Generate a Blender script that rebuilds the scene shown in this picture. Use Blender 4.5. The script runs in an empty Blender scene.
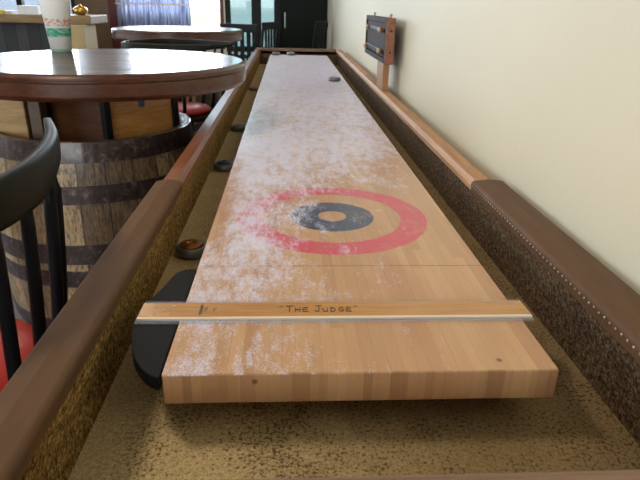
import bpy, bmesh, math, random
from mathutils import Vector, Matrix
random.seed(7)
sc = bpy.context.scene
C = sc.collection
PI = math.pi
EYE = 1.27                      # height of the camera above the floor

# ------------------------------------------------------------------ camera
def make_camera():
    f, pitch, yaw, roll = 564.08, .3967, .0616, .02366
    cp, sp, cy, sy = math.cos(pitch), math.sin(pitch), math.cos(yaw), math.sin(yaw)
    F = Vector((sy*cp, cy*cp, -sp)); R = Vector((cy, -sy, 0)); U = R.cross(F)
    cr, sr = math.cos(roll), math.sin(roll)
    R2 = cr*R + sr*U; U2 = -sr*R + cr*U
    cam = bpy.data.cameras.new('camera'); cam.sensor_width = 36; cam.lens = f*36/640
    cam.clip_start = .02; cam.clip_end = 200
    o = bpy.data.objects.new('camera', cam); C.objects.link(o)
    M = Matrix((R2, U2, -F)).transposed().to_4x4(); M.translation = (0, 0, EYE)
    o.matrix_world = M
    cam.dof.use_dof = True; cam.dof.focus_distance = .95; cam.dof.aperture_fstop = 16.0
    sc.camera = o
make_camera()

# ------------------------------------------------------------------ world, lights, exposure
w = bpy.data.worlds.new('sky'); sc.world = w; w.use_nodes = True
bg = w.node_tree.nodes['Background']
bg.inputs[0].default_value = (.80, .88, 1, 1); bg.inputs[1].default_value = 2.2
def area(name, loc, rot, sx, sy_, power, col):
    l = bpy.data.lights.new(name, 'AREA'); l.shape = 'RECTANGLE'; l.size = sx; l.size_y = sy_
    l.energy = power; l.color = col
    o = bpy.data.objects.new(name, l); C.objects.link(o); o.location = loc; o.rotation_euler = rot
    return o
# daylight standing outside the far windows and the left-hand windows
area('daylight_far', (-2.3, 8.75, 2.0), (math.radians(-90), 0, 0), 3.6, 1.5, 150, (.80, .86, 1))
area('daylight_left', (-5.3, 3.8, 1.95), (0, math.radians(-90), 0), 1.5, 5.6, 22, (.90, .94, 1))
area('daylight_front', (-2.0, -3.25, 1.85), (math.radians(90), 0, 0), 3.2, 1.5, 66, (1, .96, .90))
# warm ceiling lamps of the bar
for i, (x, y, e) in enumerate(((-1.3, 1.0, 13), (-1.6, 5.0, 8))):
    l = bpy.data.lights.new('ceiling_lamp_light', 'AREA'); l.shape = 'DISK'; l.size = .5; l.energy = e; l.color = (1, .85, .66)
    o = bpy.data.objects.new('ceiling_lamp_light', l); C.objects.link(o); o.location = (x, y, 2.93)
vs = sc.view_settings
vs.view_transform = 'Standard'; vs.look = 'None'; vs.gamma = 1; vs.use_curve_mapping = False
vs.exposure = .93
sc.cycles.use_denoising = True
sc.cycles.max_bounces = 8
sc.cycles.sample_clamp_indirect = 6

# ------------------------------------------------------------------ node helpers
class NT:
    def __init__(s, name):
        s.m = bpy.data.materials.new(name); s.m.use_nodes = True
        s.t = s.m.node_tree; s.n = s.t.nodes; s.b = s.n['Principled BSDF']
        s.co = s.n.new('ShaderNodeTexCoord').outputs['Object']
    def link(s, a, b): s.t.links.new(a, b)
    def val(s, sock, v):
        if isinstance(v, (int, float)): sock.default_value = v
        elif isinstance(v, (tuple, list)): sock.default_value = v if len(v) == len(sock.default_value) else (*v, 1)
        else: s.link(v, sock)
    def math(s, op, a, b=0, c=None, clamp=False):
        n = s.n.new('ShaderNodeMath'); n.operation = op; n.use_clamp = clamp
        s.val(n.inputs[0], a); s.val(n.inputs[1], b)
        if c is not None: s.val(n.inputs[2], c)
        return n.outputs[0]
    def mapr(s, v, a, b, c=0, d=1, smooth=True):
        n = s.n.new('ShaderNodeMapRange'); n.interpolation_type = 'SMOOTHSTEP' if smooth else 'LINEAR'
        s.val(n.inputs[0], v)
        for i, x in enumerate((a, b, c, d)): s.val(n.inputs[i+1], x)
        return n.outputs[0]
    def mix(s, f, a, b, mode='MIX'):
        n = s.n.new('ShaderNodeMix'); n.data_type = 'RGBA'; n.blend_type = mode
        s.val(n.inputs[0], f); s.val(n.inputs[6], a); s.val(n.inputs[7], b)
        return n.outputs[2]
    def noise(s, scale, stretch=(1, 1, 1), detail=3, rough=.55, off=(0, 0, 0)):
        mp = s.n.new('ShaderNodeMapping'); s.link(s.co, mp.inputs[0])
        mp.inputs['Scale'].default_value = stretch; mp.inputs['Location'].default_value = off
        n = s.n.new('ShaderNodeTexNoise'); s.link(mp.outputs[0], n.inputs['Vector'])
        n.inputs['Scale'].default_value = scale; n.inputs['Detail'].default_value = detail
        n.inputs['Roughness'].default_value = rough
        return n.outputs[0]
    def sep(s):
        n = s.n.new('ShaderNodeSeparateXYZ'); s.link(s.co, n.inputs[0]); return n.outputs
    def white(s, a, b=0.0):
        c = s.n.new('ShaderNodeCombineXYZ'); s.val(c.inputs[0], a); s.val(c.inputs[1], b)
        n = s.n.new('ShaderNodeTexWhiteNoise'); n.noise_dimensions = '3D'; s.link(c.outputs[0], n.inputs[0])
        return n.outputs[0]
    def ramp(s, v, stops):
        n = s.n.new('ShaderNodeValToRGB'); s.val(n.inputs[0], v); e = n.color_ramp.elements
        while len(e) < len(stops): e.new(.5)
        for k, (p, c) in zip(e, stops): k.position = p; k.color = (*c, 1)
        return n.outputs[0]
    def bump(s, h, strength=.3, dist=.002):
        n = s.n.new('ShaderNodeBump'); s.val(n.inputs['Height'], h)
        n.inputs['Strength'].default_value = strength; n.inputs['Distance'].default_value = dist
        s.link(n.outputs[0], s.b.inputs['Normal'])
    def set(s, **k):
        names = dict(col='Base Color', rough='Roughness', metal='Metallic', spec='Specular IOR Level', coat='Coat Weight', coatr='Coat Roughness', trans='Transmission Weight', ior='IOR')
        for a, v in k.items(): s.val(s.b.inputs[names[a]], v)
        return s

def lin(r, g, b):
    f = lambda c: (c/255/12.92) if c/255 <= .04045 else ((c/255+.055)/1.055)**2.4
    return (f(r), f(g), f(b))

def plain(name, col, rough=.5, metal=0, var=.12, scale=30, **k):
    m = NT(name); n = m.noise(scale)
    c = m.mix(n, tuple(x*(1-var) for x in col), tuple(min(1, x*(1+var)) for x in col))
    m.set(col=c, rough=rough, metal=metal, **k); return m.m

def wood(name, dark, light, rough=.4, scale=9, stretch=(8, .6, 8), coat=0, coatr=.1, bump=.1, spec=.5):
    m = NT(name)
    n1 = m.noise(scale, stretch, 5, .6); n2 = m.noise(scale*6, stretch, 3, .6, (3, 1, 2))
    f = m.math('ADD', m.math('MULTIPLY', n1, .7), m.math('MULTIPLY', n2, .3))
    c = m.ramp(f, ((.3, dark), (.7, light)))
    m.set(col=c, rough=rough, coat=coat, coatr=coatr, spec=spec); m.bump(f, bump, .001); return m.m

def carpet(name, dark, mid, light, scale=260, bumpd=.004, extra=None):
    m = NT(name)
    n = m.noise(scale, (1, 1, 1), 2, .7); n2 = m.noise(scale*.45, (1, 1, 1), 2, .6, (4, 4, 1)); n3 = m.noise(9)
    f = m.math('ADD', m.math('MULTIPLY', n, .55), m.math('MULTIPLY', n2, .45))
    f = m.math('ADD', f, m.math('MULTIPLY', m.math('SUBTRACT', n3, .5), .12))
    c = m.ramp(f, ((.38, dark), (.5, mid), (.64, light)))
    if extra: c = extra(m, c)
    m.set(col=c, rough=.95, spec=.1); m.bump(f, .8, bumpd); return m.m

# ------------------------------------------------------------------ mesh helpers
def obj(name, bm, mat, parent=None, loc=None, smooth=False, bevel=0, seg=2):
    me = bpy.data.meshes.new(name); bmesh.ops.recalc_face_normals(bm, faces=bm.faces); bm.to_mesh(me); bm.free()
    me.materials.append(mat)
    o = bpy.data.objects.new(name, me); C.objects.link(o)
    if parent: o.parent = parent
    if loc: o.location = loc
    if smooth:
        for p in me.polygons: p.use_smooth = True
    if bevel:
        b = o.modifiers.new('bevel', 'BEVEL'); b.width = bevel; b.segments = seg; b.limit_method = 'ANGLE'; b.angle_limit = math.radians(35)
    return o
def thing(name, label, cat, loc=(0, 0, 0), rz=0, group=None):
    o = bpy.data.objects.new(name, None); C.objects.link(o); o.location = loc; o.rotation_euler = (0, 0, rz)
    o.empty_display_size = .05
    return tag(o, label, cat, group)
def tag(o, label, cat, group=None):
    o['label'] = label; o['category'] = cat
    if group: o['group'] = group
    return o
def struct(o): o['kind'] = 'structure'; return o
def box(bm, x0, x1, y0, y1, z0, z1, M=None):
    v = [bm.verts.new((x, y, z)) for z in (z0, z1) for y in (y0, y1) for x in (x0, x1)]
    for f in ((0, 2, 3, 1), (4, 5, 7, 6), (0, 1, 5, 4), (2, 6, 7, 3), (0, 4, 6, 2), (1, 3, 7, 5)): bm.faces.new([v[i] for i in f])
    if M: bmesh.ops.transform(bm, matrix=M, verts=v)
    return v
def B(*a, M=None):
    bm = bmesh.new(); box(bm, *a, M=M); return bm
def prism(bm, pts, z0, z1):
    a = [bm.verts.new((x, y, z0)) for x, y in pts]; b = [bm.verts.new((x, y, z1)) for x, y in pts]
    bm.faces.new(a[::-1]); bm.faces.new(b)
    n = len(pts)
    for i in range(n): bm.faces.new((a[i], a[(i+1) % n], b[(i+1) % n], b[i]))
def sweepY(bm, prof, y0, y1, n=1):
    rings = []
    for k in range(n+1):
        y = y0+(y1-y0)*k/n
        rings.append([bm.verts.new((x, y, z)) for x, z in prof])
    m = len(prof)
    for r, s in zip(rings, rings[1:]):
        for i in range(m): bm.faces.new((r[i], r[(i+1) % m], s[(i+1) % m], s[i]))
    bm.faces.new(rings[0]); bm.faces.new(rings[-1][::-1])
def lathe(bm, prof, seg=48, c=(0, 0), cap=True):
    rings = []
    for r, z in prof:
        rings.append([bm.verts.new((c[0]+r*math.cos(2*PI*k/seg), c[1]+r*math.sin(2*PI*k/seg), z)) for k in range(seg)])
    for a, b in zip(rings, rings[1:]):
        for k in range(seg): bm.faces.new((a[k], a[(k+1) % seg], b[(k+1) % seg], b[k]))
    if cap: bm.faces.new(rings[0][::-1]); bm.faces.new(rings[-1])
    return rings
def tube(bm, pts, r, seg=10, r2=None):
    P = [Vector(p) for p in pts]; rings = []
    for i, p in enumerate(P):
        d = (P[min(i+1, len(P)-1)]-P[max(i-1, 0)]).normalized()
        a = d.cross(Vector((0, 0, 1)));  a = a.normalized() if a.length > .05 else d.cross(Vector((0, 1, 0))).normalized()
        b = d.cross(a); rr = r if r2 is None else r+(r2-r)*i/(len(P)-1)
        rings.append([bm.verts.new(p+rr*(a*math.cos(2*PI*k/seg)+b*math.sin(2*PI*k/seg))) for k in range(seg)])
    for x, y in zip(rings, rings[1:]):
        for k in range(seg): bm.faces.new((x[k], x[(k+1) % seg], y[(k+1) % seg], y[k]))
    bm.faces.new(rings[0][::-1]); bm.faces.new(rings[-1])
def T(*pts, r=.01, seg=10, r2=None):
    bm = bmesh.new(); tube(bm, pts, r, seg, r2); return bm
def catmull(P, n=6):
    P = [Vector(p) for p in P]; out = []
    for i in range(len(P)-1):
        a, b, c, d = P[max(i-1, 0)], P[i], P[i+1], P[min(i+2, len(P)-1)]
        for k in range(n):
            t = k/n
            out.append(.5*((2*b)+(c-a)*t+(2*a-5*b+4*c-d)*t*t+(3*b-a-3*c+d)*t**3))
    out.append(P[-1]); return out
def dup(root, loc, rz, label, group=None):
    r = root.copy(); C.objects.link(r); r.location = loc; r.rotation_euler = (0, 0, rz); r['label'] = label
    if group: r['group'] = group
    for ch in list(root.children):
        c = ch.copy(); C.objects.link(c); c.parent = r
        for g in list(ch.children):
            d = g.copy(); C.objects.link(d); d.parent = c
    return r

# ------------------------------------------------------------------ materials
M = {}
m = NT('painted_wall'); n = m.noise(1.5); n2 = m.noise(60, detail=4)
m.set(col=m.mix(n, lin(220, 212, 188), lin(228, 221, 198)), rough=.6, spec=.35); m.bump(n2, .25, .002); M['wall'] = m.m
M['ceiling'] = plain('ceiling_paint', (.62, .58, .5), .9)
m = NT('plank_floor'); x, y, z = m.sep()
idp = m.math('FLOOR', m.math('DIVIDE', x, .14)); idy = m.math('FLOOR', m.math('DIVIDE', m.math('ADD', y, m.math('MULTIPLY', m.white(idp), 1.2)), 1.2))
m.set(col=m.mix(m.white(idp, idy), lin(60, 34, 24), lin(98, 58, 40)), rough=.4); M['floor'] = m.m
M['ground'] = plain('bright_concrete', (.75, .77, .8), .9)
M['black_frame'] = plain('black_window_frame', (.008, .010, .010), .45, spec=.2)
M['red_post'] = plain('red_post_paint', lin(92, 22, 26), .4)
M['dark_panel'] = plain('dark_panel', (.006, .010, .008), .5, spec=.15)
M['black'] = plain('black_lacquer', (.006, .006, .008), .4, spec=.2)
M['crest'] = wood('dark_olive_stained_wood', (.010, .010, .006), (.012, .012, .006), .5, spec=.12)
M['red_vinyl'] = plain('red_vinyl', lin(170, 36, 30), .35)
M['steel'] = plain('brushed_steel', (.45, .46, .46), .32, 1, .1)
M['clear'] = None
def glass(name, tint, gl=.08, opaque=0):
    m = NT(name); n = m.n; t = n.new('ShaderNodeBsdfTransparent'); t.inputs[0].default_value = (*tint, 1)
    g = n.new('ShaderNodeBsdfGlossy'); g.inputs['Roughness'].default_value = .03; mx = n.new('ShaderNodeMixShader')
    fr = n.new('ShaderNodeFresnel'); fr.inputs[0].default_value = 1.45
    m.link(fr.outputs[0], mx.inputs[0]); m.link(t.outputs[0], mx.inputs[1]); m.link(g.outputs[0], mx.inputs[2])
    m.link(mx.outputs[0], n['Material Output'].inputs[0]); n.remove(m.b); return m.m
M['glass'] = glass('window_glass', (.93, .96, .96))
M['green_glass'] = glass('green_tinted_glass', (.33, .40, .385))
m = NT('clear_plastic'); t_ = m.n.new('ShaderNodeBsdfTransparent'); t_.inputs[0].default_value = (.92, .95, 1, 1); mx = m.n.new('ShaderNodeMixShader'); mx.inputs[0].default_value = .13
m.set(col=(.72, .78, .88), rough=.15); m.link(t_.outputs[0], mx.inputs[1]); m.link(m.b.outputs[0], mx.inputs[2]); m.link(mx.outputs[0], m.n['Material Output'].inputs[0]); M['clear'] = m.m

# playfield: laminated maple strips, painted target, wax powder
BX0, BX1, BY0, BY1, BZ = -.158, .352, .592, 5.331, EYE-.431
RX, RY = (BX0+BX1)/2, 1.163
def strips(m, wdt=.0175, L=.55):
    x, y, z = m.sep()
    xw = m.math('ADD', x, 10)
    i = m.math('FLOOR', m.math('DIVIDE', xw, wdt))
    j = m.math('FLOOR', m.math('DIVIDE', m.math('ADD', m.math('ADD', y, 5), m.math('MULTIPLY', m.white(i, 3.3), L)), L))
    r = m.white(i, j)
    fr = m.math('ABSOLUTE', m.math('SUBTRACT', m.math('FRACT', m.math('DIVIDE', xw, wdt)), .5))
    seam = m.mapr(fr, .47, .5)
    return x, y, z, r, seam
m = NT('waxed_maple_playfield'); x, y, z, r, seam = strips(m)
grain = m.noise(14, (14, .8, 14), 4, .6)
base = m.ramp(m.math('ADD', m.math('MULTIPLY', m.math('ADD', m.math('MULTIPLY', r, .7), .15), .66), m.math('MULTIPLY', grain, .34)), ((.05, lin(170, 122, 84)), (.35, lin(194, 150, 110)), (.65, lin(204, 160, 118)), (.95, lin(220, 180, 136))))
blush = m.noise(3.0, (2.2, .8, 1), 2, .5, (1, 2, 0))
base = m.mix(m.mapr(blush, .45, .7, 0, .35), base, lin(176, 112, 82))
base = m.mix(m.math('MULTIPLY', seam, .35), base, lin(120, 80, 50))
end = m.mapr(y, BY0+.0012, BY0+.003, 1, 0)      # end grain is darker and more contrasty
base = m.mix(m.math('MULTIPLY', end, m.mapr(m.white(m.math('FLOOR', m.math('DIVIDE', m.math('ADD', x, 10), .0115)), 9.1), 0, 1, .12, .62)), base, lin(140, 98, 66))
# knots
for kx, ky in ((.280, .615), (-.042, .592)):
    d = m.math('SQRT', m.math('ADD', m.math('POWER', m.math('SUBTRACT', x, kx), 2), m.math('ADD', m.math('POWER', m.math('SUBTRACT', y, ky), 2), m.math('POWER', m.math('SUBTRACT', z, BZ if ky > .6 else BZ-.012), 2))))
    base = m.mix(m.mapr(d, .002, .0055, .8, 0), base, lin(92, 56, 34))
dx = m.math('SUBTRACT', x, RX); dy = m.math('SUBTRACT', y, RY)
rad = m.math('SQRT', m.math('ADD', m.math('POWER', dx, 2), m.math('POWER', dy, 2)))
wob = m.math('MULTIPLY', m.math('SUBTRACT', m.noise(35, detail=3), .5), .007)
radw = m.math('ADD', rad, wob)
def ring(a, b): return m.math('MULTIPLY', m.mapr(radw, a-.0015, a+.0015), m.mapr(radw, b-.0015, b+.0015, 1, 0))
wearn = m.noise(22, (1, 1, 1), 4, .65, (2, 2, 2))
top = m.mapr(z, BZ-.003, BZ-.001)
redm = m.math('MULTIPLY', m.math('MULTIPLY', ring(.150, .2075), m.mapr(wearn, .30, .5, .55, .95)), top)
base = m.mix(redm, base, lin(212, 74, 100))
blum = m.math('MULTIPLY', m.math('MULTIPLY', ring(.031, .091), m.mapr(wearn, .3, .5, .75, 1)), top)
base = m.mix(blum, base, lin(58, 70, 98))
foul = m.math('MULTIPLY', m.mapr(m.math('ABSOLUTE', m.math('SUBTRACT', y, .908)), .0008, .0018, 1, 0), top)
base = m.mix(m.math('MULTIPLY', foul, .7), base, lin(96, 66, 46))
# powder density
A = m.mapr(y, .95, 2.3)
L = m.mapr(x, -.12, .20, 1, 0)
near = m.math('ADD', .06, m.math('MULTIPLY', L, .48))
near = m.math('MULTIPLY', near, m.mapr(y, .70, .79, .72, 1))
near = m.math('SUBTRACT', near, m.math('MULTIPLY', m.math('MULTIPLY', m.mapr(x, -.152, -.11, 1, 0), m.mapr(y, .95, 1.15)), .5))
dens = m.math('ADD', m.math('MULTIPLY', A, m.mapr(y, 2.2, 4.2, .66, .80)), m.math('MULTIPLY', m.math('SUBTRACT', 1, A), near))
redge = m.math('MULTIPLY', m.mapr(x, .24, .35), m.mapr(y, 1.3, 2.6, 1, 0))
dens = m.math('SUBTRACT', dens, m.math('MULTIPLY', redge, .25))
dens = m.math('ADD', dens, m.math('MULTIPLY', m.math('MULTIPLY', m.mapr(y, 1.3, 1.45), m.mapr(y, 1.7, 2.3, 1, 0)), .16))
blot = m.noise(17, (1.5, .75, 1), 4, .65, (7, 1, 0)); blot2 = m.noise(6, (1.6, .5, 1), 3, .6, (1, 9, 0)); fine = m.noise(330, (1, 1, 1), 3, .75)
sm = m.noise(40, (1.6, .6, 1), 5, .75, (3, 3, 0))
nf = m.math('ADD', m.math('MULTIPLY', blot, .22), m.math('ADD', m.math('MULTIPLY', blot2, .12), m.math('ADD', m.math('MULTIPLY', fine, .32), m.math('MULTIPLY', sm, .34))))
thr = m.math('ADD', .5, m.math('MULTIPLY', m.math('SUBTRACT', .5, dens), .26))
pw = m.mapr(m.math('SUBTRACT', nf, thr), -.055, .06, 0, .90, False)
pw = m.math('MULTIPLY', pw, top)
col = m.mix(pw, base, lin(228, 226, 252))
m.set(col=col, rough=m.math('ADD', .30, m.math('MULTIPLY', pw, .3)), coat=.25, coatr=.22)
m.bump(m.math('ADD', m.math('MULTIPLY', pw, .6), m.math('MULTIPLY', grain, .1)), .25, .0008)
M['play'] = m.m

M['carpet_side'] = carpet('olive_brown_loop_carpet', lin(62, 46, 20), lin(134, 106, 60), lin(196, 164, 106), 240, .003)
M['carpet_right'] = carpet('loop_carpet_shaded', lin(44, 33, 24), lin(90, 72, 54), lin(136, 114, 88), 240)  # same loop carpet, shade of the right side put into the colour
def gut(m, c):
    x, y, z = m.sep()
    sp = m.noise(200, (1, 1, 1), 3, .7, (5, 5, 5)); bl = m.noise(14, (1, 1, 1), 3, .6, (2, 8, 1))
    bare = m.mapr(m.math('ADD', sp, m.math('MULTIPLY', m.math('SUBTRACT', bl, .5), .35)), .53, .60)
    edge = m.mapr(x, -.262, -.17, .15, 1)
    right_shade = m.math('MULTIPLY', m.mapr(m.math('ADD', x, m.math('MULTIPLY', m.math('SUBTRACT', bl, .5), .35)), -.14, .26), .62)  # painted shade: carpet colour darkens towards the right rail
    c = m.mix(right_shade, c, lin(104, 80, 50))
    return m.mix(m.math('MULTIPLY', m.math('MULTIPLY', bare, edge), .8), c, lin(78, 56, 32))
M['gutter'] = carpet('tan_carpet_shaded_right', lin(172, 148, 106), lin(198, 174, 130), lin(218, 198, 158), 420, .0015, gut)
M['rail_left'] = wood('oak_rail_shaded', lin(96, 50, 26), lin(150, 86, 46), .45, 10, (8, .5, 8), .15, .3)  # same oak as the right rail, darker light put into the colour
M['rail_right'] = wood('oak_rail_lit', lin(158, 108, 68), lin(204, 158, 112), .6, 10, (8, .5, 8))  # same oak, brightened in colour for light bounced off the wall
M['rail_end'] = wood('brown_end_rail', lin(110, 82, 62), lin(148, 114, 88), .4, 10, (.5, 8, 8), .2)
M['cabinet'] = wood('cabinet_wood', lin(56, 30, 18), lin(92, 52, 30), .4)
m = NT('brown_leather_padding'); n = m.noise(260, detail=3); n2 = m.noise(14, (3, 1, 1), 3)
m.set(col=m.mix(n2, lin(86, 62, 44), lin(112, 82, 58)), rough=.6, spec=.25); m.bump(m.math('ADD', m.math('MULTIPLY', n, .3), m.math('MULTIPLY', n2, .7)), .3, .004); M['leather'] = m.m
M['stud'] = plain('pale_brass_stud', (.52, .45, .30), .4, 1, .1)
m = NT('varnished_tabletop'); g = m.noise(4, (1, 9, 1), 5, .6); 
x, y, z = m.sep(); pid = m.math('FLOOR', m.math('DIVIDE', m.math('ADD', y, 5), .11))
c = m.mix(m.white(pid), lin(62, 30, 14), lin(98, 52, 26))
c = m.mix(m.mapr(g, .35, .65), c, lin(40, 18, 9))
sk = m.noise(10, (.35, 7, 1), 4, .7, (3, 0, 0)); m.set(col=c, rough=.3, coat=m.mapr(sk, .45, .56, .03, .5), coatr=.05, spec=.15); m.bump(m.noise(9, (.6, 6, 1), 3, .6), .55, .006); M['tabletop'] = m.m
M['rim'] = wood('table_rim_wood', lin(40, 17, 8), lin(92, 46, 22), .3, 30, (1, 1, 3), .5, .12)
M['rim_line'] = plain('dark_groove', (.01, .006, .004), .4)

# ------------------------------------------------------------------ the room
XL, XR, YB, YF, ZC = -5.0, .545, 8.4, -3.0, 3.0
struct(obj('floor', B(XL-.1, XR+.1, YF-.1, YB+.1, -.05, 0), M['floor']))
struct(obj('ceiling', B(XL-.1, XR+.1, YF-.1, YB+.1, ZC, ZC+.1), M['ceiling']))
struct(obj('wall_right', B(XR, XR+.1, YF-.1, YB+.1, 0, ZC), M['wall']))
def wall_with_hole(name, axis, c0, c1, a0, a1, holes):
    bm = bmesh.new(); cur = a0
    def bb(p, q, z0, z1):
        if q-p < 1e-4 or z1-z0 < 1e-4: return
        if axis == 'x': box(bm, p, q, c0, c1, z0, z1)
        else: box(bm, c0, c1, p, q, z0, z1)
    for h0, h1, z0, z1 in holes:
        bb(cur, h0, 0, ZC); bb(h0, h1, 0, z0); bb(h0, h1, z1, ZC); cur = h1
    bb(cur, a1, 0, ZC)
    return struct(obj(name, bm, M['wall']))
wall_with_hole('wall_back', 'x', YB, YB+.1, XL, XR, ((-4.6, -2.86, .95, 2.75), (-2.26, -.88, .65, 2.75), (-.86, -.12, .62, 2.75)))
wall_with_hole('wall_front', 'x', YF-.1, YF, XL-.1, XR, ((-3.7, -.3, .95, 2.7),))
wall_with_hole('wall_left', 'y', XL-.1, XL, YF, YB, ((1.0, 6.6, .95, 2.7),))
# windows
def window(n, x0, x1, z0, z1, bars, gm, fm, fw=.06):
    fr = bmesh.new()
    for a in (x0, x1-fw): box(fr, a, a+fw, YB+.01, YB+.09, z0, z1)
    for a in (z0, z1-fw): box(fr, x0+fw, x1-fw, YB+.01, YB+.09, a, a+fw)
    for b, bw in bars: box(fr, b-bw/2, b+bw/2, YB+.005, YB+.095, z0+fw, z1-fw)
    o = struct(obj('window_%d' % n, fr, fm)); 
    p = obj('window_pane', B(x0+fw, x1-fw, YB+.045, YB+.052, z0+fw, z1-fw), gm, o)
    return o
window(1, -4.6, -2.86, .95, 2.75, ((-3.6, .07),), M['glass'], M['black_frame'])
window(2, -2.26, -.88, .65, 2.75, (), M['glass'], M['red_post'], .05)
window(3, -.86, -.12, .62, 2.75, ((-.435, .13),), M['green_glass'], M['black_frame'], .07)
fr = bmesh.new()
for y in (1.0, 3.8, 6.54): box(fr, XL-.09, XL-.01, y, y+.06, .95, 2.7)
for z in (.95, 2.64): box(fr, XL-.09, XL-.01, 1.06, 6.54, z, z+.06)
o = struct(obj('window_4', fr, M['black_frame'])); obj('window_pane', B(XL-.055, XL-.048, 1.06, 6.54, 1.01, 2.64), M['glass'], o)
fr = bmesh.new()
for x in (-3.7, -2.03, -.36): box(fr, x, x+.06, YF-.09, YF-.01, .95, 2.7)
for z in (.95, 2.64): box(fr, -3.64, -.36, YF-.09, YF-.01, z, z+.06)
o = struct(obj('window_5', fr, M['black_frame'])); obj('window_pane', B(-3.64, -.36, YF-.055, YF-.048, 1.01, 2.64), M['glass'], o)
# dark door in the far corner
d = struct(obj('door_1', B(-.10, .53, YB-.06, YB-.002, 0, 2.4), M['dark_panel'], bevel=.004))
bm = bmesh.new(); box(bm, -.12, -.10, YB-.08, YB-.002, 0, 2.45); box(bm, .53, .543, YB-.08, YB-.002, 0, 2.45); box(bm, -.12, .543, YB-.08, YB-.002, 2.40, 2.45)
obj('door_frame', bm, M['black_frame'], d)
obj('door_handle', T((-.04, YB-.10, .95), (-.04, YB-.10, 1.15), r=.01), M['steel'], d)
struct(obj('trim_2', B(-2.86, -2.42, YB-.02, YB-.001, 0, 2.8), wood('brown_wall_boards', lin(92, 70, 52), lin(128, 102, 76), .5)))
struct(obj('trim_1', B(-2.42, -2.26, YB-.03, YB-.001, 0, 2.8), M['red_post']))
# outside
struct(obj('ground', B(-14, 8, YB+.12, 26, -.12, -.06), M['ground']))
o = obj('garden_wall', B(-2.6, -1.45, 13, 13.3, -.06, 1.12), plain('tan_masonry', lin(214, 196, 160), .9)); tag(o, 'low tan masonry wall outside beyond the bright window', 'wall')
m = NT('weathered_grey_siding'); x, y, z = m.sep(); k = m.white(m.math('FLOOR', m.math('DIVIDE', x, .22)))
m.set(col=m.mix(k, lin(92, 98, 112), lin(140, 144, 152)), rough=.8)
o = obj('grey_shed', B(-7.5, -3.45, 12, 13.5, -.06, 2.6), m.m); tag(o, 'grey board-sided shed seen outside through the left far window', 'shed')

# ceiling lamps (above the frame)
for i, (x, y) in enumerate(((-1.3, 1.0), (-1.6, 5.0))):
    bm = bmesh.new(); lathe(bm, ((.27, ZC-.05), (.28, ZC-.03), (.24, ZC-.001)), 32)
    o = obj('ceiling_lamp', bm, M['steel'], smooth=False); o.location = (x, y, 0)
    tag(o, 'round steel ceiling lamp over the %s tables' % ('near', 'far')[i], 'lamp', 'ceiling lamps')

# ------------------------------------------------------------------ shuffleboard table
G = EYE-.53                     # gutter floor
TR = EYE-.39                    # rail top
RI, RO, LI, LO = .448, .500, -.250, -.295
Y0, Y1 = .385, 5.50             # inner faces of the end rails
sb = thing('shuffleboard_table', 'long shuffleboard table with waxed maple playfield and carpeted gutters beside the wall', 'shuffleboard table', (0, 0, 0))
bm = bmesh.new(); box(bm, BX0, BX1, BY0, BY1, BZ-.045, BZ)
obj('playfield', bm, M['play'], sb, bevel=.0022, seg=3)
obj('cradle', B(BX0+.08, BX1-.08, BY0+.12, BY1-.10, G, BZ-.045), M['cabinet'], sb)
obj('gutter_floor', B(-.268, .466, Y0-.06, Y1+.02, G-.03, G), M['gutter'], sb)
# carpeted inner sides
def carpet_side(prof, mat):
    bm = bmesh.new(); sweepY(bm, prof, Y0-.05, Y1+.02, 60); return obj('carpet_lining', bm, mat, sb)
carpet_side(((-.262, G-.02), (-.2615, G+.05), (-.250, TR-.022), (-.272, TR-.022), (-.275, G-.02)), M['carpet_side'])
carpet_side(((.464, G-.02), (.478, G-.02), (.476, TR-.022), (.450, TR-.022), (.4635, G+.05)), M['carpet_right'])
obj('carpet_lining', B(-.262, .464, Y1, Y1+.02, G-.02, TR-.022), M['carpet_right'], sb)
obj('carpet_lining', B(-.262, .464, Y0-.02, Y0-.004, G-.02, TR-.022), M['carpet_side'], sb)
# wooden rails with a chamfered inner edge
def rail(xi, xo, mat, y0, y1):
    s = 1 if xo > xi else -1
    prof = [(xi, TR-.024), (xi, TR-.012), (xi+s*.010, TR), (xo-s*.004, TR), (xo, TR-.004), (xo, TR-.05), (xi+s*.022, TR-.05), (xi+s*.022, TR-.024)]
    bm = bmesh.new(); sweepY(bm, prof, y0, y1); return obj('rail', bm, mat, sb)
rail(LI, LO, M['rail_left'], Y0-.07, Y1+.07)
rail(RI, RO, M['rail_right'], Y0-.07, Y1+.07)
obj('end_rail', B(LI, RI, Y1, Y1+.07, TR-.05, TR), M['rail_end'], sb, bevel=.004)
obj('end_rail', B(LI, RI, Y0-.07, Y0, TR-.05, TR), M['rail_end'], sb, bevel=.006)
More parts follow.
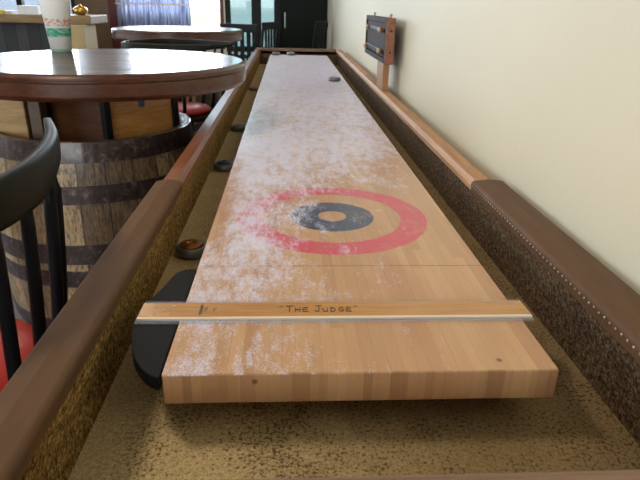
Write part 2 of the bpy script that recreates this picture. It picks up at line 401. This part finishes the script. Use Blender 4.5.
# leather pads over the near rails
def pad(xi, xo, y0, y1):
    s = 1 if xo > xi else -1; wd = abs(xo-xi); prof = []
    zt = TR+.004
    prof.append((xi+s*.002, zt-.030))
    for k in range(7):
        a = PI*(.5*k/6); prof.append((xi+s*(.010-.010*math.cos(a)), zt-.012+.010*math.sin(a)))
    prof.append((xi+s*wd*.5, zt+.0015))
    for k in range(7):
        a = PI*(.5*k/6); prof.append((xo-s*(.012-.012*math.sin(a)), zt-.014+.012*math.cos(a)))
    prof += [(xo, zt-.056), (xo-s*.004, zt-.056), (xo-s*.004, zt-.030)]
    bm = bmesh.new(); sweepY(bm, prof, y0, y1, 1); return obj('leather_pad', bm, M['leather'], sb, bevel=.002)
padL = pad(-.247, -.311, .20, 1.285); padR = pad(.4455, .529, .20, 1.30)
for p in (padL, padR): p['label'] = 'brown leather padding wrapped over the near end of the rail'
bm = bmesh.new(); bmesh.ops.create_uvsphere(bm, u_segments=10, v_segments=6, radius=.0023, matrix=Matrix.Scale(.5, 4, (1, 0, 0)))
st0 = obj('upholstery_stud', bm, M['stud'], padR, smooth=True)
st0.location = (.4452, .36, TR-.010)
for k in range(1, 64):
    s = st0.copy(); C.objects.link(s); s.parent = padR; s.location = (.4452, .36+k*.0147, TR-.010+random.uniform(-.0006, .0006))
# cabinet body and legs
obj('side_panel', B(-.310, -.276, Y0-.06, Y1+.06, G-.10, TR-.052), M['cabinet'], sb)
obj('side_panel', B(.479, .510, Y0-.06, Y1+.06, G-.10, TR-.052), M['cabinet'], sb)
obj('end_panel', B(-.276, .479, Y0-.06, Y0-.026, G-.10, TR-.052), M['cabinet'], sb)
obj('end_panel', B(-.276, .479, Y1+.022, Y1+.06, G-.10, TR-.052), M['cabinet'], sb)
for y in (.95, 2.9, 4.9):
    for x in (-.19, .39):
        obj('leg', B(x-.06, x+.06, y-.06, y+.06, 0, G-.03), M['cabinet'], sb, bevel=.006)

# ------------------------------------------------------------------ T-square lying across the board
ts = thing('t_square', 'wooden T-square with clear edges and black head laid across the board, hand-lettered THE JUDGE', 't-square', (0, 0, 0))
zb = BZ+.0006
M['blade'] = wood('amber_blade_wood', lin(176, 120, 60), lin(206, 150, 84), .25, 12, (1, 10, 4), .6, .12)
M['pale_glint_and_rod'] = plain('pale_glint_and_rod', lin(236, 214, 186), .2, 0, .04)
rot = Matrix.Rotation(math.radians(.35), 4, 'Z')
def tsb(*a): return B(*a)
obj('blade', tsb(-.219, .368, .7265, .7690, zb, zb+.0034), M['blade'], ts)
obj('edge_glint', tsb(-.219, .368, .7215, .7265, zb, zb+.0034), M['pale_glint_and_rod'], ts)  # pale strip painting the bright reflection along the clear edge
obj('clear_edge', tsb(-.221, .368, .7120, .7215, zb, zb+.0028), M['clear'], ts, bevel=.0008)
obj('clear_edge', tsb(-.219, .368, .7690, .7760, zb, zb+.0028), M['clear'], ts, bevel=.0008)
hp = [(-.1595, .899), (-.172, .896), (-.185, .889), (-.194, .872), (-.201, .838), (-.209, .808), (-.218, .778), (-.224, .745), (-.222, .705), (-.212, .662), (-.201, .632), (-.187, .608), (-.173, .593), (-.1595, .586)]
cpts = [(p.x, p.y) for p in catmull([(a, b, 0) for a, b in hp], 4)]
bm = bmesh.new(); prism(bm, cpts, BZ-.020, zb-.0003)
obj('head', bm, plain('matte_black_plastic', (.006, .0065, .008), .5, spec=.15), ts, bevel=.004, seg=3)['label'] = 'black curved plastic head hooked over the side of the board'
for px, py in ((-.200, .758), (-.197, .736), (-.183, .747), (-.174, .737), (-.172, .759)):
    bm = bmesh.new(); lathe(bm, ((.0022, zb+.0034), (.0018, zb+.0042)), 12, (px, py)); obj('rivet', bm, M['stud'], ts)
def text(body, size, loc, mat, parent, name, rz=0, sx=1, rx=0, ext=.0001, shear=0):
    cu = bpy.data.curves.new(name, 'FONT'); cu.body = body; cu.size = size; cu.extrude = ext; cu.align_x = 'CENTER'; cu.align_y = 'CENTER'; cu.shear = shear
    t = bpy.data.objects.new(name, cu); C.objects.link(t)
    dg = bpy.context.evaluated_depsgraph_get(); me = bpy.data.meshes.new_from_object(t.evaluated_get(dg))
    bpy.data.objects.remove(t); o = bpy.data.objects.new(name, me); C.objects.link(o); me.materials.clear(); me.materials.append(mat)
    o.parent = parent; o.location = loc; o.rotation_euler = (rx, 0, rz); o.scale = (sx, 1, 1); return o
M['ink'] = plain('black_marker_ink', (.02, .012, .01), .5)
zt = zb+.0036
# handwritten capitals drawn as pen strokes: "THE JUDGE"
GL = {'"': [[(.1, 1.05), (.05, .8)], [(.35, 1.05), (.3, .8)]],
 'T': [[(0, .97), (.85, 1.02)], [(.42, 1), (.36, 0)]], 'H': [[(.05, .9), (.03, 0)], [(.6, .95), (.55, 0)], [(.03, .45), (.6, .5)]],
 'E': [[(.6, .85), (.08, .82), (.03, .02), (.6, .05)], [(.05, .42), (.5, .46)]],
 'J': [[(.1, 1.0), (.8, 1.05)], [(.5, 1.02), (.48, .2), (.3, 0), (.05, .15)]],
 'U': [[(.05, .8), (.06, .2), (.25, 0), (.5, .12), (.55, .8)]], 'D': [[(.08, .8), (.05, 0), (.4, .08), (.55, .4), (.35, .75), (.0, .8)]],
 'G': [[(.6, .75), (.3, .85), (.03, .45), (.2, .02), (.55, .1), (.58, .38), (.3, .38)]]}
bm = bmesh.new(); cx = -.013; hh = .0165
for ch, adv in (('"', .010), ('T', .0135), ('H', .0118), ('E', .0118), (' ', .006), ('J', .0125), ('U', .0118), ('D', .0118), ('G', .0118), ('E', .0122), ('"', .01)):
    sc_ = 1.0 if ch in 'TJ"' else .82
    for stq in GL.get(ch, []):
        pts = catmull([(cx+a*.0135, .7395+b*hh*sc_, zt) for a, b in stq], 3)
        tube(bm, pts, .00075, 6)
    cx += adv
obj('lettering', bm, M['ink'], ts)['label'] = 'handwritten words THE JUDGE in quotation marks'
bm = bmesh.new()
for k, (a, b) in enumerate(((.732, .762), (.734, .762), (.740, .756), (.745, .757))):
    xx = (-.131, -.1285, -.124, -.1215)[k]; box(bm, xx-.0008 if k > 1 else xx-.0011, xx+.0008 if k > 1 else xx+.0011, a, b, zt-.0004, zt-.0001)
for k in range(3): box(bm, -.112+k*.002, -.1108+k*.002, .743+.002*k, .752, zt-.0004, zt-.0001)
obj('printed_mark', bm, plain('grey_print', lin(90, 74, 60), .5), ts)

# ------------------------------------------------------------------ pucks
def puck_mats(name, cap, capmetal=0, caprough=.3): return plain(name, cap, caprough, capmetal)
def make_puck(label, loc, capmat, tilt=0, bodymat=None, r=.034):
    p = thing('shuffleboard_puck', label, 'puck', loc, random.random()*6, 'shuffleboard pucks')
    s = r/.034
    bm = bmesh.new(); lathe(bm, [(a*s, b*s) for a, b in ((.026, 0), (.031, .002), (.0335, .006), (.034, .011), (.0335, .016), (.031, .020), (.0265, .0215), (.025, .0205), (.024, .0195))], 40)
    obj('body', bm, bodymat or M['puck'], p, smooth=True)
    bm = bmesh.new(); lathe(bm, [(a*s, b*s) for a, b in ((.0235, .0196), (.0235, .0225), (.021, .0245), (.012, .0262), (.009, .0262), (.008, .0250), (.001, .0248))], 32)
    obj('cap', bm, capmat, p, smooth=True)
    return p
M['puck'] = plain('tarnished_chrome', (.16, .17, .155), .3, .45, .25, 60)
M['puck_bright'] = plain('bright_chrome', (.62, .66, .68), .25, 1, .1, 60)
brass = puck_mats('amber_reflection_cap', lin(150, 92, 30), .7, .22); blue = puck_mats('blue_cap', lin(34, 44, 80)); grey = puck_mats('grey_cap', lin(92, 94, 90)); red = puck_mats('red_cap', lin(215, 24, 28)); silver = puck_mats('silver_cap', (.5, .52, .55), .3, .35)
make_puck('puck with amber reflection coloured into its cap lying in the left gutter, nearest to the T-square', (-.216, 1.180, G), brass, r=.038)  # amber cap colour stands in for a golden reflection
make_puck('puck with dark blue cap in the left gutter, beside the barrel table', (-.216, 1.885, G), blue, r=.038)
make_puck('plain grey puck in the left gutter, between the blue and the red one', (-.220, 2.525, G), grey, r=.036)
make_puck('puck with red cap, farthest one in the left gutter', (-.225, 3.78, G), red, r=.03)
make_puck('silver puck standing on the right side of the powdered playfield', (.281, 3.52, BZ), silver, r=.038)
make_puck('silver puck at the far end of the playfield, the left one of two', (-.103, 5.285, BZ), grey, r=.037)
make_puck('silver puck at the far end of the playfield, the right one of two', (.030, 5.285, BZ), silver, r=.037)

# ------------------------------------------------------------------ scoreboard on its post
sbd = thing('scoreboard', 'small wooden scoreboard with round knobs on a post above the right rail', 'scoreboard', (0, 0, TR))
M['sb_dark'] = wood('dark_scoreboard_face', lin(38, 26, 20), lin(70, 50, 38), .7, 14, (4, 1, 4), spec=.2)
M['sb_red'] = wood('reddish_scoreboard_frame', lin(110, 66, 48), lin(150, 96, 72), .4, 14, (4, 1, 4))
M['sb_post'] = wood('oak_post', lin(140, 96, 62), lin(176, 128, 88), .45, 14, (4, 4, 1))
def S(x0, x1, y0, y1, h0, h1): return B(x0, x1, y0, y1, -h1+.39, -h0+.39)     # h = depth below eye level
obj('post', S(.462, .492, 2.83, 3.02, .262, .3895), M['sb_post'], sbd, bevel=.002)
fr = bmesh.new()
for a in ((.455, .497, 2.775, 2.80, .055, .260), (.455, .497, 3.475, 3.50, .055, .260), (.455, .497, 2.80, 3.475, .055, .078), (.455, .497, 2.80, 3.475, .236, .260)):
    x0, x1, y0, y1, h0, h1 = a; box(fr, x0, x1, y0, y1, -h1+.39, -h0+.39)
obj('frame', fr, M['sb_dark'], sbd, bevel=.003)
obj('end_cap', S(.456, .498, 2.766, 2.7745, .054, .261), M['sb_red'], sbd, bevel=.002)['label'] = 'reddish wooden end cap'
obj('face', S(.462, .490, 2.80, 3.475, .078, .232), M['sb_dark'], sbd)
for hh_ in (.112, .210):
    obj('score_bar', S(.452, .462, 2.83, 3.44, hh_-.009, hh_+.009), M['black'], sbd, bevel=.002)
M['knob'] = plain('pale_knob', lin(190, 150, 110), .35)
for y, h_ in ((3.346, .114), (2.891, .111), (3.396, .216), (2.883, .207)):
    bm = bmesh.new(); bmesh.ops.create_uvsphere(bm, u_segments=20, v_segments=12, radius=.0145, matrix=Matrix.Scale(.7, 4, (1, 0, 0)))
    k = obj('knob', bm, M['knob'], sbd, smooth=True); k.location = (.443, y, .39-h_)
for y in (3.33, 2.80):
    bm = bmesh.new(); lathe(bm, ((.006, 0), (.004, .008), (.0075, .014), (.006, .020), (.002, .022)), 14)
    k = obj('finial', bm, M['knob'], sbd, smooth=True); k.location = (.479, y, .39-.058)
for h_ in (.11, .206):
    bm = bmesh.new(); lathe(bm, ((.005, 0), (.004, .003)), 10); k = obj('screw', bm, M['black'], sbd); k.location = (.479, 2.766, .39-h_); k.rotation_euler = (PI/2, 0, 0)

# ------------------------------------------------------------------ barrel table
def make_barrel_table(label, loc, rz=0):
    t = thing('barrel_table', label, 'table', loc, rz, 'barrel tables')
    H = .846
    def R(z):
        u = (z-H/2)/(H/2); return .385-.037*u*u
    m = NT('weathered_oak_staves'); x, y, z = m.sep()   # object origin is the barrel axis
    ang = m.math('ARCTAN2', y, x); sid = m.math('FLOOR', m.math('MULTIPLY', ang, 26/(2*PI)))
    fr_ = m.math('ABSOLUTE', m.math('SUBTRACT', m.math('FRACT', m.math('MULTIPLY', ang, 26/(2*PI))), .5))
    g = m.noise(20, (3, 3, .5), 4, .65); g2 = m.noise(70, (1.6, 1.6, .45), 4, .75, (1, 2, 3))
    c = m.ramp(m.math('ADD', m.math('MULTIPLY', m.white(sid), .45), m.math('MULTIPLY', g, .55)), ((.2, lin(66, 50, 36)), (.5, lin(128, 100, 70)), (.8, lin(184, 158, 122))))
    c = m.mix(m.mapr(g2, .46, .62, 0, .8), c, lin(46, 34, 24)); c = m.mix(m.mapr(fr_, .455, .5), c, lin(26, 18, 12))
    m.set(col=c, rough=.42, coat=.35, coatr=.2); m.bump(g2, .5, .004)
    bm = bmesh.new(); zs = [k*H/28 for k in range(29)]
    prof = [(R(z_), z_) for z_ in zs] + [(R(H)-.022, H), (R(H)-.024, H-.055), (.001, H-.055)]
    lathe(bm, prof, 78); body = obj('barrel', bm, m.m, t, (-.075, 0, 0), smooth=True)
    for p in body.data.polygons:
        pass
    m = NT('rusty_hoop_steel'); n_ = m.noise(40, detail=5, rough=.7)
    m.set(col=m.ramp(n_, ((.35, lin(44, 34, 34)), (.55, lin(66, 52, 50)), (.7, lin(110, 94, 92)))), rough=.38, metal=.55, coat=.3); m.bump(n_, .5, .003); hoopm = m.m
    for z0, z1 in ((H-.066, H), (H-.200, H-.140), (H-.41, H-.34), (.15, .21), (0, .066), (.35, .41)):
        bm = bmesh.new(); o_ = .004
        lathe(bm, ((R(z0)-.002, z0), (R(z0)+o_, z0+.0005), (R((z0+z1)/2)+o_, (z0+z1)/2), (R(z1)+o_, z1-.0005), (R(z1)-.002, z1)), 78, cap=False)
        obj('hoop', bm, hoopm, t, (-.075, 0, 0))
    # box pedestal of planks on the barrel head
    ped = wood('honey_plank_pedestal', lin(150, 96, 44), lin(206, 150, 84), .38, 9, (1, 1, 9), .3)
    a = math.atan2(-.22, .04)
    zt0, zt1 = H-.0548, .993
    Mx = Matrix.Rotation(a+PI/4, 4, 'Z')
    s_ = .155
    obj('pedestal', B(-s_, s_, -s_, s_, zt0, zt1, M=Mx), ped, t, bevel=.004)
    obj('pedestal_panel', B(-s_+.012, s_-.012, -s_-.006, -s_-.0005, zt0, zt1, M=Mx), wood('dark_stained_panel', lin(52, 28, 14), lin(96, 54, 28), .4, 9, (1, 1, 9)), t)
    obj('side_block', B(-.345, -.245, -.17, -.04, zt0, zt1), wood('tan_block', lin(150, 116, 72), lin(196, 160, 108), .5, 9, (1, 1, 9)), t, bevel=.004)
    obj('side_post', B(-.240, -.200, -.155, -.10, zt0, zt1), wood('grey_brown_post', lin(76, 58, 46), lin(112, 88, 70), .5), t, bevel=.003)
    # dark steel corner straps
    for (cx_, cy_) in ((-s_, -s_), (s_, -s_), (s_, s_), (-s_, s_)):
        bm = bmesh.new(); box(bm, cx_-.012, cx_+.012, cy_-.012, cy_+.012, zt0, zt1, M=Mx); obj('corner_strap', bm, M['black'], t)
    bm = bmesh.new(); box(bm, s_, s_+.004, -.012, .012, zt1-.075, zt1, M=Mx); box(bm, s_, s_+.05, -.012, .012, zt1-.004, zt1, M=Mx)
    obj('bracket', bm, plain('blue_grey_steel', lin(60, 82, 110), .35, .6), t)
    # round top
    RT = .492
    bm = bmesh.new()
    lathe(bm, ((RT-.03, .993), (RT-.012, .993), (RT-.008, 1.000), (RT-.002, 1.002), (RT, 1.008), (RT, 1.044), (RT-.005, 1.047), (RT-.005, 1.052), (RT, 1.054), (RT, 1.060), (RT-.003, 1.063), (RT-.006, 1.066), (RT-.012, 1.0695)), 128)
    rimo = obj('table_rim', bm, M['rim'], t, smooth=False)
    bm = bmesh.new(); lathe(bm, ((RT-.012, 1.069), (RT-.013, 1.070)), 96); obj('tabletop', bm, M['tabletop'], t)
    return t
bt = make_barrel_table('near barrel table with round varnished wooden top holding the paper cup', (-.648, 2.155, 0))
bt2 = dup(bt, (-.845, 4.70, 0), .5, 'farther barrel table with round dark wooden top by the blinds')

# paper cup
cup = thing('paper_cup', 'tall white paper cup with orange and green print standing on the near table', 'cup', (-.915, 2.455, 1.0702))
m = NT('printed_paper'); x, y, z = m.sep(); n_ = m.noise(60, (1, 1, 2.2), 2, .6)
def band(a, b): return m.math('MULTIPLY', m.mapr(z, a-.002, a+.002), m.mapr(z, b-.002, b+.002, 1, 0))
c = m.mix(m.math('MULTIPLY', band(.056, .088), m.mapr(n_, .44, .52, .55, 1)), (.93, .93, .92), lin(60, 190, 150))
c = m.mix(m.math('MULTIPLY', band(.096, .126), m.mapr(n_, .5, .54, 0, .75)), c, lin(240, 130, 80))
c = m.mix(m.math('MULTIPLY', band(.0, .010), .6), c, lin(120, 210, 175))
m.set(col=c, rough=.45)
bm = bmesh.new(); lathe(bm, ((.036, .002), (.037, 0), (.039, 0), (.058, .200), (.0595, .203), (.0575, .204), (.0555, .198), (.038, .006), (.001, .005)), 48)
obj('cup_body', bm, m.m, cup, smooth=True)
bm = bmesh.new(); lathe(bm, ((.0600, .201), (.0605, .206), (.056, .210), (.052, .213), (.001, .213)), 48, cap=True); obj('lid', bm, plain('clear_white_lid', (.8, .82, .85), .2), cup, smooth=True)
obj('straw', T((-.004, 0, .19), (.004, .01, .27), r=.004), plain('red_straw', lin(200, 40, 60), .3), cup)

# ------------------------------------------------------------------ curved-back bar stools
def make_stool(label, loc, rz=0):
    t = thing('bar_stool', label, 'bar stool', loc, rz, 'curved-back bar stools')
    half = [(.136, .272, 1), (.158, .225, 1), (.185, .16, 1), (.208, .08, 1), (.222, .0, 1), (.226, -.07, 1), (.216, -.145, 1), (.165, -.215, 1), (.085, -.25, 1), (0, -.262, 1)]
    full = half + [(-x_, y_, z_) for x_, y_, z_ in half[-2::-1]]
    path = catmull([(x_, y_, z_) for x_, y_, z_ in full], 5); n = len(path)
    bm = bmesh.new(); rings = []
    for i, p in enumerate(path):
        d = (path[min(i+1, n-1)]-path[max(i-1, 0)]); d.z = 0; d.normalize()
        side = Vector((d.y, -d.x, 0))
        u = min(i, n-1-i)/(n/2)
        h_ = .008+.024*min(1, u*2.4)**.9; th = .007+.005*min(1, u*4)
        top = 1.066
        zc_ = top-h_
        ring_ = []
        for k in range(12):
            a_ = 2*PI*k/12; ca, sa = math.cos(a_), math.sin(a_)
            q = lambda v: math.copysign(abs(v)**.55, v)
            ring_.append(bm.verts.new(Vector((p.x, p.y, zc_)) + side*th*q(ca) + Vector((0, 0, 1))*h_*q(sa)))
        rings.append(ring_)
    for a_, b_ in zip(rings, rings[1:]):
        for k in range(12): bm.faces.new((a_[k], a_[(k+1) % 12], b_[(k+1) % 12], b_[k]))
    bm.faces.new(rings[0]); bm.faces.new(rings[-1])
    obj('crest_rail', bm, M['crest'], t, smooth=True)
    sw = .72
    for (x_, y_) in ((.190, .135), (.214, .05), (.222, -.05), (.212, -.125), (.18, -.19), (.10, -.237), (0, -.252)):
        for s in ((1, -1) if x_ else (1,)):
            obj('spindle', T(*[(s*x_*(1-.14*(q/6)**1.4), y_*(1-.16*(q/6)**1.4), 1.03-.35*q/6) for q in range(7)], r=.0095, r2=.0105), M['black'], t, smooth=True)
    bm = bmesh.new(); lathe(bm, ((.17, .660), (.195, .665), (.20, .675), (.195, .688), (.18, .692)), 40); obj('seat_frame', bm, M['black'], t)
    bm = bmesh.new(); lathe(bm, ((.16, .692), (.168, .70), (.168, .712), (.15, .724), (.10, .730), (.001, .731)), 40); obj('seat', bm, M['red_vinyl'], t, smooth=True)['label'] = 'round red vinyl seat'
    for sx in (-1, 1):
        for sy_ in (-1, 1):
            obj('leg', T((sx*.12, sy_*.12, .665), (sx*.16, sy_*.16, 0), r=.017, r2=.013), M['black'], t, smooth=True)
    bm = bmesh.new(); pts = [(.218*math.cos(2*PI*k/40), .218*math.sin(2*PI*k/40), .28) for k in range(41)]; tube(bm, pts, .009, 8); obj('foot_ring', bm, M['steel'], t, smooth=True)
    return t
stool = make_stool('curved-back black bar stool in the left foreground, close beside the shuffleboard rail', (-.578, .795, 0))
dup(stool, (-.60, 3.24, 0), -1.9, 'curved-back bar stool with red seat between the two barrel tables')

# slat-back stools further off
def make_slat(label, loc, rz=0):
    t = thing('slat_back_stool', label, 'bar stool', loc, rz, 'black slat-back stools')
    for s in (-1, 1):
        obj('back_post', T((s*.18, -.17, .70), (s*.18, -.21, 1.06), r=.015), M['black'], t)
        obj('leg', T((s*.17, -.17, .70), (s*.20, -.20, 0), r=.018), M['black'], t); obj('leg', T((s*.17, .17, .70), (s*.20, .20, 0), r=.018), M['black'], t)
    obj('top_rail', B(-.20, .20, -.222, -.196, 1.00, 1.075), M['black'], t, bevel=.006)
    for k in range(4): obj('slat', B(-.125+k*.07, -.085+k*.07, -.203, -.193, .70, 1.0), M['black'], t)
    obj('seat', B(-.20, .20, -.19, .20, .70, .74), M['black'], t, bevel=.01)
    return t
sl = make_slat('black slat-back stool behind the far end of the shuffleboard table, in front of green glass', (-.375, 6.65, 0), 1.15)
dup(sl, (.215, 7.35, 0), 1.15, 'black slat-back stool against the dark door in the far corner')
dup(sl, (-.55, 5.62, 0), PI-.4, 'black slat-back stool on the far side of the farther barrel table')

# ------------------------------------------------------------------ blinds, counter and things on it
vb = thing('cafe_curtain', 'pale blue-grey pleated half curtain across the bottom of the far window', 'curtain', (-1.80, YB-.07, 0))
m = NT('translucent_curtain'); x, y, z = m.sep(); st_ = m.noise(26, (1, 1, .12), 3, .7)
tr = m.n.new('ShaderNodeBsdfTranslucent'); mx = m.n.new('ShaderNodeMixShader'); mx.inputs[0].default_value = .5
colr = m.mix(m.mapr(st_, .35, .65), lin(170, 176, 200), lin(232, 236, 250)); m.set(col=colr, rough=.5); m.link(colr, tr.inputs[0])
m.link(m.b.outputs[0], mx.inputs[1]); m.link(tr.outputs[0], mx.inputs[2]); m.link(mx.outputs[0], m.n['Material Output'].inputs[0])
bm = bmesh.new(); prev = None
for k in range(161):
    xx = -.50+.98*k/160; yy = .018*math.sin(k*.75)+.008*math.sin(k*.31)
    a_ = bm.verts.new((xx, yy*1.2, .925)); b_ = bm.verts.new((xx, yy, 1.345))
    if prev: bm.faces.new((prev[0], a_, b_, prev[1]))
    prev = (a_, b_)
cu_ = obj('curtain', bm, m.m, vb, smooth=True); sm_ = cu_.modifiers.new('thickness', 'SOLIDIFY'); sm_.thickness = .0015
obj('curtain_rod', T((-.52, 0, 1.345), (.50, 0, 1.345), r=.010), M['pale_glint_and_rod'], vb); obj('trim_band', B(-.50, .48, -.045, -.041, 1.205, 1.225), M['pale_glint_and_rod'], vb)
for xx in (-.515, .495): obj('rod_bracket', B(xx-.008, xx+.008, -.008, .068, 1.337, 1.353), M['steel'], vb)

ct = thing('bar_counter', 'long wooden counter with dark board front under the left far window', 'counter', (0, 0, 0))
obj('counter_top', B(-4.4, -2.06, 6.45, 7.05, 1.015, 1.10), wood('counter_wood', lin(112, 88, 58), lin(160, 134, 96), .5, 6, (1, 8, 4)), ct, bevel=.008)
m = NT('dark_grey_boards'); x, y, z = m.sep(); k = m.math('DIVIDE', m.math('ADD', x, 10), .125)
c = m.mix(m.white(m.math('FLOOR', k)), lin(40, 40, 44), lin(66, 66, 70)); c = m.mix(m.mapr(m.math('ABSOLUTE', m.math('SUBTRACT', m.math('FRACT', k), .5)), .43, .5), c, (.004, .004, .004))
m.set(col=c, rough=.6)
obj('front_panel', B(-4.35, -2.42, 6.52, 6.98, 0, 1.014), m.m, ct)
tb = thing('cabinet', 'tan cabinet with a dark top beside the board-fronted counter', 'cabinet', (-2.22, 6.50, 0))
obj('cabinet_body', B(-.155, .125, -.20, .20, 0, 1.012), plain('tan_cabinet_paint', lin(182, 160, 116), .6), tb, bevel=.006)
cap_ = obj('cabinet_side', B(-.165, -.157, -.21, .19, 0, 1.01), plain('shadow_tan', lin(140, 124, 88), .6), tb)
o = obj('paper_box', B(-.10, .10, -.08, .08, 0, .085), plain('white_card', (.8, .82, .86), .5)); o.location = (-2.72, 6.58, 1.1005); o.rotation_euler = (0, 0, .15); tag(o, 'white flat box on the counter', 'box')
o = obj('paper_stack', B(-.13, .13, -.10, .10, 0, .03), plain('white_paper', (.78, .76, .76), .6)); o.location = (-3.02, 6.62, 1.1005); tag(o, 'low stack of pale papers at the left end of the counter', 'papers')
o = obj('yellow_box', B(-.07, .07, -.04, .04, 0, .04), plain('yellow_card', lin(214, 190, 70), .5)); o.location = (-3.02, 6.50, 1.1005); tag(o, 'small yellow box at the front edge of the counter', 'box')
bm = bmesh.new(); lathe(bm, ((.03, 0), (.06, .01), (.075, .04), (.07, .07), (.045, .085), (.02, .09), (.012, .11), (.001, .112)), 24)
o = obj('brass_pot', bm, plain('aged_brass', lin(190, 150, 70), .3, .9), smooth=True); o.location = (-2.20, 6.60, 1.1005); tag(o, 'small brass lidded pot on the dark cabinet end of the counter', 'pot')
